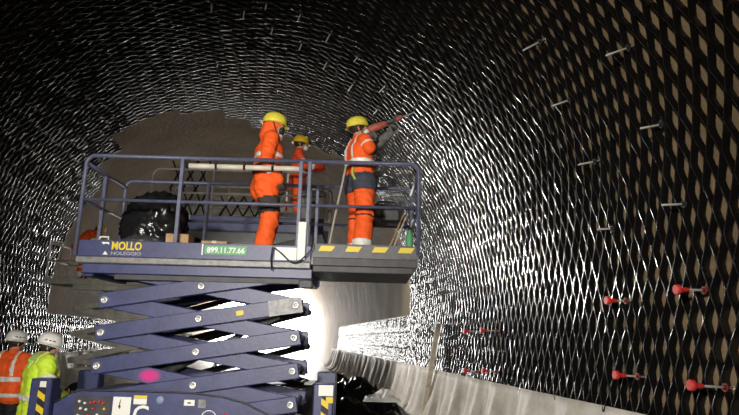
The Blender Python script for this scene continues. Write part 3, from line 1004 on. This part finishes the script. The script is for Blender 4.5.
def capsule(mb, a, b, ra, rb):
    a, b = Vector(a), Vector(b)
    d = (b - a)
    L = d.length
    ax = d.normalized() if L > 1e-6 else Vector((0, 0, 1))
    pr = []
    for i in range(0, 6):
        q = -math.pi / 2 + i * math.pi / 10
        pr.append((max(.0005, ra * math.cos(q)), ra * math.sin(q)))
    for i in range(0, 6):
        q = i * math.pi / 10
        pr.append((max(.0005, rb * math.cos(q)), L + rb * math.sin(q)))
    mb.lathe(pr, 14, a, ax)
    n = 14
    k = len(mb.v) - n * len(pr)
    mb.f.append(tuple(range(k, k + n))[::-1]); mb.m.append(0); mb.sm.append(True)
    mb.f.append(tuple(range(len(mb.v) - n, len(mb.v)))); mb.m.append(0); mb.sm.append(True)

def hand(parent, name, wrist, fdir, ndir, left, m, curl=0.5, sc=1.0, spread=0.0):
    """palm with four unequal fingers curling towards ndir and a thumb from the side of the palm"""
    f = Vector(fdir).normalized()
    n = Vector(ndir); n = (n - f * n.dot(f)).normalized()
    s = f.cross(n) * (1 if left else -1)          # towards the thumb
    w = Vector(wrist)
    P = lambda x, y, z: w + (f * x + s * y + n * z) * sc
    mb = MB()
    for y in (-.028, -.009, .010, .028):
        capsule(mb, P(.0, y * .7, 0), P(.085, y, 0), .021 * sc, .017 * sc)
    for y, L in ((-.031, .060), (-.011, .076), (.010, .082), (.030, .074)):
        p = Vector((.085, y, 0)); ang = 0.15
        for k, fr in enumerate((.42, .32, .26)):
            ang += curl * (1.0, 1.1, .8)[k]
            q = p + Vector((math.cos(ang), spread * y * 6, math.sin(ang))) * (L * fr + .006)
            capsule(mb, P(*p), P(*q), (.0118 - .0012 * k) * sc, (.0108 - .0012 * k) * sc)
            p = q
    p = Vector((.022, .030, .004))
    for k, (dx, dy, dz) in enumerate(((.030, .026, .012), (.028, .006 + .01 * (1 - curl), .014), (.022, -.004, .010))):
        q = p + Vector((dx, dy, dz))
        capsule(mb, P(*p), P(*q), (.0155 - .002 * k) * sc, (.014 - .002 * k) * sc)
        p = q
    me = remeshed(mb, .0065 * sc, 2)
    me.materials.clear(); me.materials.append(m)
    me.polygons.foreach_set('use_smooth', [True] * len(me.polygons))
    return link(bpy.data.objects.new(name, me), parent)

def person(loc, rz, label, pose, clothes, sc=1.0, group=None):
    root = empty('person', loc, rz)
    tag(root, label, 'person', group)
    root.scale = (sc, sc, sc)
    J = dict(pelvis=(0, 0, .97), chest=(.0, 0, 1.32), neck=(.015, 0, 1.48), head=(.03, 0, 1.625),
             hipL=(0, .10, .93), hipR=(0, -.10, .93), kneeL=(.03, .12, .50), kneeR=(.03, -.12, .50),
             ankL=(-.01, .13, .10), ankR=(-.01, -.13, .10), toeL=(.15, .15, .045), toeR=(.15, -.15, .045),
             shL=(0, .185, 1.425), shR=(0, -.185, 1.425), elL=(-.03, .25, 1.16), elR=(-.03, -.25, 1.16),
             wrL=(.08, .25, .93), wrR=(.08, -.25, .93), hy=0.0, hp=0.0)
    J.update(pose)
    V = {k: Vector(v) for k, v in J.items() if not isinstance(v, (int, float))}
    c = clothes
    jk, tr, hips, sl = c['jacket'], c['trousers'], c.get('hips', c['trousers']), c.get('sleeve', c['jacket'])
    Hm = Matrix.Rotation(J['hy'], 3, 'Z') @ Matrix.Rotation(J['hp'], 3, 'Y')   # head turn, nod
    H = lambda x, y, z: V['head'] + Hm @ Vector((x, y, z))
    lat = (V['shL'] - V['shR']).normalized()
    hl = (V['hipL'] - V['hipR']).normalized()
    pel, che = V['pelvis'], V['chest']
    bulk = c.get('bulk', 1.0)
    lb = c.get('legs', 1.0)
    prims = []
    def add(n, a, b, ra, rb, m): prims.append((n, Vector(a), Vector(b), ra, rb, m))
    for sd, q in (('L', 1), ('R', -1)):
        add('side' + sd, pel + hl * (.07 * q) + (che - pel) * .12, che + lat * (.085 * q), .122 * bulk, .128 * bulk, jk)
        add('pelvis' + sd, pel + hl * (.075 * q) - (che - pel) * .22, pel + hl * (.07 * q) + (che - pel) * .1, .122, .12, hips)
        add('shoulder' + sd, che * .3 + V['neck'] * .7, V['sh' + sd], .085 * bulk, .080 * bulk, jk)
        add('upper' + sd, V['sh' + sd], V['el' + sd], .076 * bulk, .066 * bulk, jk)
        add('fore' + sd, V['el' + sd], V['wr' + sd], .064 * bulk, .048 * bulk, sl)
        add('thigh' + sd, V['hip' + sd], V['knee' + sd], .108 * lb, .088 * lb, tr)
        add('shin' + sd, V['knee' + sd], V['ank' + sd], .088 * lb, .084 * lb, tr)
        add('foot' + sd, V['ank' + sd], V['toe' + sd] * .35 + V['ank' + sd] * .65 + Vector((0, 0, -.03)), .058, .052, 'boot')
        add('toes' + sd, V['ank' + sd] + Vector((0, 0, -.04)), V['toe' + sd], .052, .043, 'boot')
    add('spine', pel, che, .125 * bulk, .125 * bulk, jk)
    if c.get('hem'):
        for q in (1, -1):
            add('hem', pel + hl * (.085 * q) - (che - pel) * c['hem'], pel + hl * (.07 * q), .135 * bulk, .128 * bulk, jk)
    add('neck', V['neck'] - (V['head'] - V['neck']) * .3, V['head'] - Hm @ Vector((.01, 0, .04)), .062, .058, c.get('neck', 'skin'))
    add('collar', V['neck'] - (V['head'] - V['neck']) * .25, V['neck'] + (V['head'] - V['neck']) * .16, .088, .078, jk)
    hoodm = c.get('hood')
    add('skull', H(-.02, 0, .035), H(.012, 0, .035), .097, .092, hoodm or 'hair')
    add('face', H(.035, 0, .0), H(.03, 0, -.05), .072, .062, 'skin')
    add('jaw', H(.035, 0, -.06), H(.062, 0, -.082), .048, .033, c.get('jaw', 'skin'))
    add('nose', H(.098, 0, .01), H(.116, 0, -.022), .013, .016, 'skin')
    add('brow', H(.078, .03, .03), H(.078, -.03, .03), .026, .026, 'skin')
    if hoodm:
        add('hood', H(-.04, 0, -.06), H(-.03, 0, .0), .098, .1, hoodm)
        add('hood', H(-.05, 0, -.12), V['neck'], .095, .10, hoodm)
    else:
        for q in (1, -1):
            add('ear', H(.0, .088 * q, .01), H(-.004, .09 * q, -.025), .017, .013, 'skin')
    mb = MB()
    for (n, a, b, ra, rb, m) in prims:
        capsule(mb, a, b, ra, rb)
    me = remeshed(mb, .0125, 3)
    nv = len(me.vertices)
    co = np.empty(nv * 3); me.vertices.foreach_get('co', co); co = co.reshape(-1, 3)
    nr = np.empty(nv * 3); me.vertices.foreach_get('normal', nr); nr = nr.reshape(-1, 3)
    D, T = [], []
    for (n, a, b, ra, rb, m) in prims:
        a_, b_ = np.array(a), np.array(b)
        ab = b_ - a_
        t = np.clip(((co - a_) @ ab) / max(1e-9, ab @ ab), 0, 1)
        d = np.linalg.norm(co - a_ - t[:, None] * ab, axis=1) - (ra + (rb - ra) * t)
        D.append(d); T.append(t)
    D, T = np.array(D), np.array(T)
    idx = D.argmin(0)
    names = [p[0] for p in prims]
    mats = []
    for p in prims:
        if p[5] not in mats: mats.append(p[5])
    cloth = np.array([names[i][:4] in ('side', 'pelv', 'shou', 'uppe', 'fore', 'thig', 'shin', 'spin', 'hem', 'hood') for i in idx])
    amp = np.zeros(nv)
    for i in range(nv):
        if cloth[i]:
            p = Vector(co[i])
            q = Vector((p.x * 7, p.y * 7, p.z * 13 + p.x * 5))
            amp[i] = .010 * (1 - 2.6 * abs(noise.noise(q + Vector((rz * 3, 0, 0))))) + .004 * noise.noise(q * 2.6)
    co2 = co + nr * amp[:, None]
    me.vertices.foreach_set('co', co2.ravel())
    me.materials.clear()
    for m in mats: me.materials.append(M[m])
    vm = np.array([mats.index(prims[i][5]) for i in idx])
    faces = [tuple(p.vertices) for p in me.polygons]
    me.polygons.foreach_set('material_index', [int(vm[f[0]]) for f in faces])
    me.polygons.foreach_set('use_smooth', [True] * len(faces))
    me.update()
    body = link(bpy.data.objects.new('body', me), root)
    def band(name, m, test, off=.006, label=None):
        sel = [f for f in faces if all(test(names[idx[v]], T[idx[v]][v], co2[v]) for v in f)]
        if not sel: return
        used = sorted({v for f in sel for v in f})
        mp = {v: i for i, v in enumerate(used)}
        mb = MB()
        mb.add([tuple(co2[v] + nr[v] * off) for v in used], [tuple(mp[v] for v in f) for f in sel], 0, True)
        o = mb.build(name, m, root)
        if label: o['label'] = label
        so = o.modifiers.new('thickness', 'SOLIDIFY'); so.thickness = off; so.offset = -1
        return o
    # face details
    for q in (1, -1):
        mb = MB(); mb.ball(H(.092, .031 * q, .008), .012, 10, 8); e = mb.build('eye', M['eye_white'], root)
        mb = MB(); mb.ball(H(.1015, .031 * q, .008), .006, 8, 6); mb.build('iris', M['hair'], e)
    mb = MB(); mb.tube([H(.088, .022, -.052), H(.096, 0, -.050), H(.088, -.022, -.052)], .005, 6); mb.build('mouth', M['lip'], root)
    # helmet
    if c.get('helmet'):
        hm_ = c['helmet']
        R = Hm
        pr = [(.116, .035), (.119, .065), (.115, .10), (.102, .132), (.080, .155), (.05, .170), (.02, .176), (.0005, .177)]
        mb = MB()
        o_ = H(-.005, 0, 0)
        vs, fs, n = [], [], 28
        for (r, h) in pr:
            for j in range(n):
                a = 2 * math.pi * j / n
                rid = .006 * max(0, 1 - abs(math.sin(a)) * 5) if h > .07 else 0
                vs.append(H(-.005 + r * 1.16 * math.cos(a), r * .98 * math.sin(a), h + rid))
        for i in range(len(pr) - 1):
            for j in range(n):
                fs.append((i * n + j, i * n + (j + 1) % n, (i + 1) * n + (j + 1) % n, (i + 1) * n + j))
        mb.add(vs, fs, 0, True)
        he = mb.build('helmet', M[hm_], root)
        so = he.modifiers.new('thickness', 'SOLIDIFY'); so.thickness = .004
        mb = MB()
        vs, fs = [], []
        for r_, h_ in ((.117, .036), (.128, .030), (.129, .026), (.117, .030)):
            for j in range(n):
                a = 2 * math.pi * j / n
                ext = 1 + (.20 * max(0, math.cos(a)) ** 2 + .05 * max(0, -math.cos(a))) * (1 if r_ > .12 else 0)
                vs.append(H(-.005 + r_ * 1.16 * math.cos(a) * ext, r_ * .98 * math.sin(a), h_ - (.014 * max(0, math.cos(a)) if r_ > .12 else 0)))
        for i in range(4):
            for j in range(n):
                k = (i + 1) % 4
                fs.append((i * n + j, i * n + (j + 1) % n, k * n + (j + 1) % n, k * n + j))
        mb.add(vs, fs, 0, True)
        mb.build('brim', M[hm_], he)
        mb = MB()
        mb.tube([H(-.01, .112, .03), H(.02, .098, -.03), H(.055, .06, -.10), H(.065, 0, -.122), H(.055, -.06, -.10), H(.02, -.098, -.03), H(-.01, -.112, .03)], .006, 6)
        mb.build('chin_strap', M['black'], he)
        if c.get('slots'):
            for q in (1, -1):
                for k in range(3):
                    mb = MB(); mb.box(H(-.05 + .045 * k, .105 * q, .085), (.03, .03, .012), Hm, .003); mb.build('vent_slot', M['black'], he)
    if c.get('mask'):
        mb = MB()
        mb.ball(H(.092, 0, -.045), (.05, .05, .046), 16, 10, 0, Hm)
        mk = mb.build('respirator', M['respirator'], root)
        if c['mask'] > 1:
            for q in (1, -1):
                mb = MB(); mb.lathe([(0, .03), (.03, .03), (.034, .02), (.034, 0)], 16, H(.09, .035 * q, -.055), Hm @ Vector((.4, .9 * q, -.1))); mb.build('filter', M['respirator'], mk)
        mb = MB()
        mb.tube([H(.07, .05, -.04), H(.02, .095, -.01), H(-.06, .09, .0), H(-.115, 0, .005), H(-.06, -.09, .0), H(.02, -.095, -.01), H(.07, -.05, -.04)], .005, 6)
        mb.build('mask_strap', M['black'], mk)
    return root, band, V, H

SILV = M['silver']
def std_bands(band, waist=True, arms_=True, legs=True, cuff=False):
    if waist:
        band('reflective_band', SILV, lambda n, t, p: n[:4] in ('side', 'spin') and .30 < t < .46)
    if arms_:
        for s in 'LR': band('reflective_band', SILV, lambda n, t, p, s=s: n == 'upper' + s and .62 < t < .82)
        for s in 'LR': band('reflective_band', SILV, lambda n, t, p, s=s: n == 'fore' + s and .45 < t < .68)
    if legs:
        for s in 'LR': band('reflective_band', SILV, lambda n, t, p, s=s: n == 'shin' + s and .42 < t < .55)
    if cuff:
        for s in 'LR': band('trouser_cuff', SILV, lambda n, t, p, s=s: n == 'shin' + s and t > .78)

def on_lift(L, u, y, z):
    return Vector(L.location) + RT * u + HD * y + Vector((0, 0, z))
def tube_on(root, name, pts, r, m, label=None):
    mb = MB(); mb.tube(pts, r, 8); return mb.build(name, m, root, label)

# worker in orange, left on the front platform: hood up, arms hanging
sc = 1.075
r1, band, V, H = person(on_lift(LA, X(-1.275), .46, 2.548), -YAW + .35,
    'worker in orange hooded suit and yellow helmet standing left on the front platform',
    dict(chest=(.01, 0, 1.31), neck=(.03, 0, 1.47), head=(.055, .0, 1.615), hy=-.25, hp=.12,
         elL=(-.02, .26, 1.15), elR=(-.06, -.25, 1.15), wrL=(.14, .20, .95), wrR=(.10, -.22, .93),
         kneeL=(.10, .13, .51), kneeR=(.05, -.12, .50), ankL=(.02, .15, .10), ankR=(-.03, -.13, .10), toeL=(.18, .18, .045), toeR=(.13, -.15, .045)),
    dict(jacket='orange', trousers='orange', hood='orange', jaw='hair', helmet='helmet_yellow', hem=.30, bulk=1.12, legs=1.12), sc)
band('harness_belt', M['boot'], lambda n, t, p: n[:4] in ('side', 'spin') and p[2] < 1.10 and p[2] > 1.04, .012, 'dark harness belt')
band('reflective_band', SILV, lambda n, t, p: n[:4] in ('side', 'spin', 'shou') and 1.20 < p[2] < 1.26)
std_bands(band, False, False, False, True)
for s in 'LR': band('reflective_band', SILV, lambda n, t, p, s=s: n == 'fore' + s and .35 < t < .60)
for s in 'LR': band('thigh_pouch', M['glove_dark'], lambda n, t, p, s=s: n == 'thigh' + s and .42 < t < .86, .010, 'dark tool pouch on the thigh')
hand(r1, 'glove', V['wrL'], (.45, -.1, -.9), (.6, -.7, .3), True, M['glove_dark'], .55)
hand(r1, 'glove', V['wrR'], (.40, .1, -.9), (.6, .7, .3), False, M['glove_dark'], .55)
mb = MB(); mb.ball(H(.085, 0, -.115), (.035, .045, .04), 14, 8); mb.build('dust_mask', M['respirator'], r1, 'white dust mask pulled under the chin')
mb = MB(); mb.ball(H(.085, .0, -.035), (.045, .062, .055), 14, 8); mb.build('face_scarf', M['black'], r1, 'black scarf over the nose')

# drill: axis rises to the right
root = empty('rotary_hammer', on_lift(LA, X(.0), .30, 4.145), -YAW + .10)
tag(root, 'red rotary hammer drill with long bit held up by the drilling worker', 'drill')
ax_ = Vector((.90, 0, .435)).normalized()
pz = Vector((-ax_.z, 0, ax_.x))
D0 = Vector((-.02, 0, .075))
Q = lambda a, b, c=0: D0 + ax_ * a + pz * b + Vector((0, c, 0))
mb = MB(); mb.tube([Q(-.02, 0), Q(0, 0), Q(.12, 0), Q(.20, 0), Q(.22, 0)], [.028, .044, .046, .036, .026], 14); mb.build('motor_body', M['drill'] if 'drill' in M else mat('faded_red_plastic', (.42, .10, .07), .55, vary=.2, vscale=20), root)
mb = MB(); mb.tube([Q(.22, 0), Q(.33, 0), Q(.345, 0)], [.024, .022, .018], 12); mb.build('gear_neck', M['steel_dark'], root)
mb = MB(); mb.tube([Q(.345, 0), Q(.355, 0), Q(.42, 0), Q(.435, 0)], [.020, .030, .028, .018], 12); mb.build('chuck', mat('dull_red_plastic', (.34, .075, .055), .55), root)
mb = MB(); mb.tube([Q(.43, 0), Q(.60, 0), Q(.61, 0)], [.008, .008, .003], 8); mb.build('bit', M['steel'], root)
mb = MB(); mb.tube([Q(.01, -.03), Q(.0, -.10), Q(.02, -.17)], [.02, .021, .02], 10); mb.build('grip', M['black'], root)
mb = MB(); mb.tube([Q(.27, -.02), Q(.27, -.13)], .017, 10); mb.build('side_handle', M['black'], root)
P2, RZ2, SC2 = on_lift(LA, X(-.12), .34, 2.662), .50, .965
Rw = Matrix.Rotation(-YAW + RZ2, 3, 'Z')
Rd = Matrix.Rotation(-YAW + .10, 3, 'Z')
def in_p2(q): return (Rw.transposed() @ (Vector(root.location) + Rd @ q - P2)) / SC2
def dir_p2(q): return Rw.transposed() @ (Rd @ q)
gR, gL = in_p2(Q(.01, -.09)), in_p2(Q(.27, -.08))
fR, fL = dir_p2(ax_ * .9 + Vector((0, .25, .1))).normalized(), dir_p2(ax_ * .5 + Vector((0, -.3, .75))).normalized()
nR, nL = dir_p2(Vector((0, 1, 0))), dir_p2(Vector((0, -1, 0)))
wR, wL = gR - fR * .075 - nR * .035, gL - fL * .075 - nL * .035
elR = (Vector((-.05, -.185, 1.425)) + wR) / 2 + Vector((-.02, -.10, -.15))
elL = (Vector((-.02, .185, 1.425)) + wL) / 2 + Vector((.0, .08, -.14))
# worker drilling, right on the front platform
r2, band, V, H = person(P2, -YAW + RZ2,
    'worker in orange with respirator and yellow helmet holding a drill up to the wall',
    dict(chest=(-.035, 0, 1.31), neck=(-.045, 0, 1.47), head=(-.05, 0, 1.615), hy=-.42, hp=-.16,
         shL=(-.02, .185, 1.425), shR=(-.05, -.185, 1.425), elL=elL, elR=elR, wrL=wL, wrR=wR,
         kneeL=(.06, .15, .51), kneeR=(.01, -.13, .50), ankL=(.06, .18, .10), ankR=(-.04, -.16, .10), toeL=(.21, .22, .045), toeR=(.12, -.18, .045)),
    dict(jacket='orange', trousers='orange', hips='slate', sleeve='glove', helmet='helmet_yellow', mask=2, hem=0, bulk=1.12, legs=1.25), SC2)
band('reflective_band', SILV, lambda n, t, p: n[:4] in ('side', 'spin') and 1.13 < p[2] < 1.20)
for s in 'LR': band('reflective_band', SILV, lambda n, t, p, s=s: n[:4] in ('side', 'shou') and n[-1] == s and p[2] > 1.20 and .07 < abs(p[1]) < .125)
for s in 'LR': band('reflective_band', SILV, lambda n, t, p, s=s: n == 'upper' + s and .45 < t < .72)
band('hip_belt', M['slate'], lambda n, t, p: (n[:4] in ('pelv', 'thig', 'side', 'spin')) and .80 < p[2] < 1.03, .010, 'slate blue padded hip belt')
for s in 'LR': band('leg_strap', M['boot'], lambda n, t, p, s=s: n == 'shin' + s and .02 < t < .09, .008, 'dark strap below the knee')
std_bands(band, False, False, False, True)
tube_on(r2, 'harness_strap', [(-.17, -.12, 1.12), (-.165, -.10, 1.0), (-.14, -.14, .92)], .018, M['strap'], 'lime harness strap')
tube_on(r2, 'harness_strap', [(-.10, -.19, .86), (-.02, -.20, .80), (.05, -.16, .76)], .020, M['strap'])
hand(r2, 'glove', V['wrL'], fL, nL, True, M['glove'], .75, 1.08)
hand(r2, 'glove', V['wrR'], fR, nR, False, M['glove'], .75, 1.08)

# worker on the second lift
r3, band, V, H = person(on_lift(LB, .80, .72, 3.572), -YAW + .15,
    'worker in red-orange jacket and golden helmet on the second lift behind',
    dict(hy=-.1, hp=.1, elL=(.12, .27, 1.18), elR=(.10, -.27, 1.18), wrL=(.36, .16, 1.24), wrR=(.34, -.16, 1.22), kneeL=(.05, .12, .5), kneeR=(.02, -.12, .5)),
    dict(jacket='orange_red', trousers='orange', helmet='helmet_gold', mask=1, hem=.1), 1.10)
std_bands(band, True, True, True, False)
hand(r3, 'glove', V['wrL'], (.95, -.2, .1), (.1, -.9, -.2), True, M['red_glove'] if 'red_glove' in M else M['orange_red'], .4)
hand(r3, 'glove', V['wrR'], (.95, .2, .1), (.1, .9, -.2), False, M['orange_red'], .4)

# two people on the ground, lower left
r4, band, V, H = person(RT * -4.52 + HD * 8.1 + Vector((0, 0, .01)), -YAW + math.radians(80),
    'person in orange vest and white helmet at the lower left edge, back turned',
    dict(hy=-.55, hp=.08, elL=(-.02, .28, 1.16), elR=(.0, -.28, 1.16), wrL=(.18, .16, 1.0), wrR=(.18, -.16, 1.0)),
    dict(jacket='orange', trousers='trousers_dark', sleeve='orange', helmet='helmet_white', slots=True, hem=.05, bulk=1.12), .945)
band('reflective_band', SILV, lambda n, t, p: n[:4] in ('side', 'spin', 'hem') and 1.13 < p[2] < 1.20)
band('reflective_band', SILV, lambda n, t, p: n[:4] in ('side', 'spin', 'hem', 'pelv') and .93 < p[2] < .985)
for s in 'LR': band('reflective_band', SILV, lambda n, t, p, s=s: n[:4] in ('side', 'shou', 'spin') and p[2] > 1.20 and .10 < (p[1] if s == 'L' else -p[1]) < .155)
hand(r4, 'hand', V['wrL'], (.8, -.4, .1), (.0, -.8, .3), True, M['skin'], .4)
hand(r4, 'hand', V['wrR'], (.8, .4, .1), (.0, .8, .3), False, M['skin'], .4)

r5, band, V, H = person(RT * -3.64 + HD * 7.15 + Vector((0, 0, .01)), -YAW + math.radians(42),
    'person in bright yellow hi-vis jacket and white helmet behind the striped outrigger',
    dict(chest=(.0, 0, 1.30), neck=(.02, 0, 1.455), head=(.045, 0, 1.60), hy=-.35, hp=.22, elL=(.02, .30, 1.14), elR=(.0, -.30, 1.13), wrL=(.26, .16, 1.04), wrR=(.25, -.17, 1.02)),
    dict(jacket='hivis', trousers='trousers_dark', helmet='helmet_white', slots=True, hem=.42, bulk=1.36), .95)
band('reflective_band', SILV, lambda n, t, p: n[:4] in ('side', 'spin', 'hem', 'pelv') and 1.0 < p[2] < 1.07)
for s in 'LR': band('reflective_band', SILV, lambda n, t, p, s=s: n == 'fore' + s and .25 < t < .5)
for s in 'LR': band('reflective_band', SILV, lambda n, t, p, s=s: n == 'upper' + s and .5 < t < .68)
band('hood_collar', mat('pale_hi_vis_lining', (.62, .80, .20), .75), lambda n, t, p: (n[:4] in ('coll', 'shou', 'spin') and p[0] < 0.02 and p[2] > 1.36 and abs(p[1]) < .17), .014, 'paler folded hood')
hand(r5, 'hand', V['wrL'], (.85, -.4, .1), (.0, -.8, .5), True, M['skin'], .45)
hand(r5, 'hand', V['wrR'], (.85, .4, .1), (.0, .8, .5), False, M['skin'], .45)

# bent worker on the far left lift
r6, band, V, H = person(on_lift(LC, -.62, .45, 2.985), -YAW + .3,
    'worker in orange bending over on the small far left lift platform',
    dict(pelvis=(-.12, 0, .88), hipL=(-.12, .10, .86), hipR=(-.12, -.10, .86), chest=(.10, 0, 1.13), neck=(.20, 0, 1.20), head=(.30, 0, 1.27), hp=.5,
         shL=(.15, .185, 1.16), shR=(.15, -.185, 1.16), elL=(.25, .24, .92), elR=(.25, -.24, .92), wrL=(.42, .14, .80), wrR=(.42, -.14, .80),
         kneeL=(.06, .12, .48), kneeR=(.04, -.12, .48)),
    dict(jacket='orange', trousers='orange', helmet='helmet_gold', hem=0), 1.0)
std_bands(band, False, True, True, True)
hand(r6, 'glove', V['wrL'], (.6, -.2, -.7), (.3, -.8, 0), True, M['glove_dark'], .4)
hand(r6, 'glove', V['wrR'], (.6, .2, -.7), (.3, .8, 0), False, M['glove_dark'], .4)
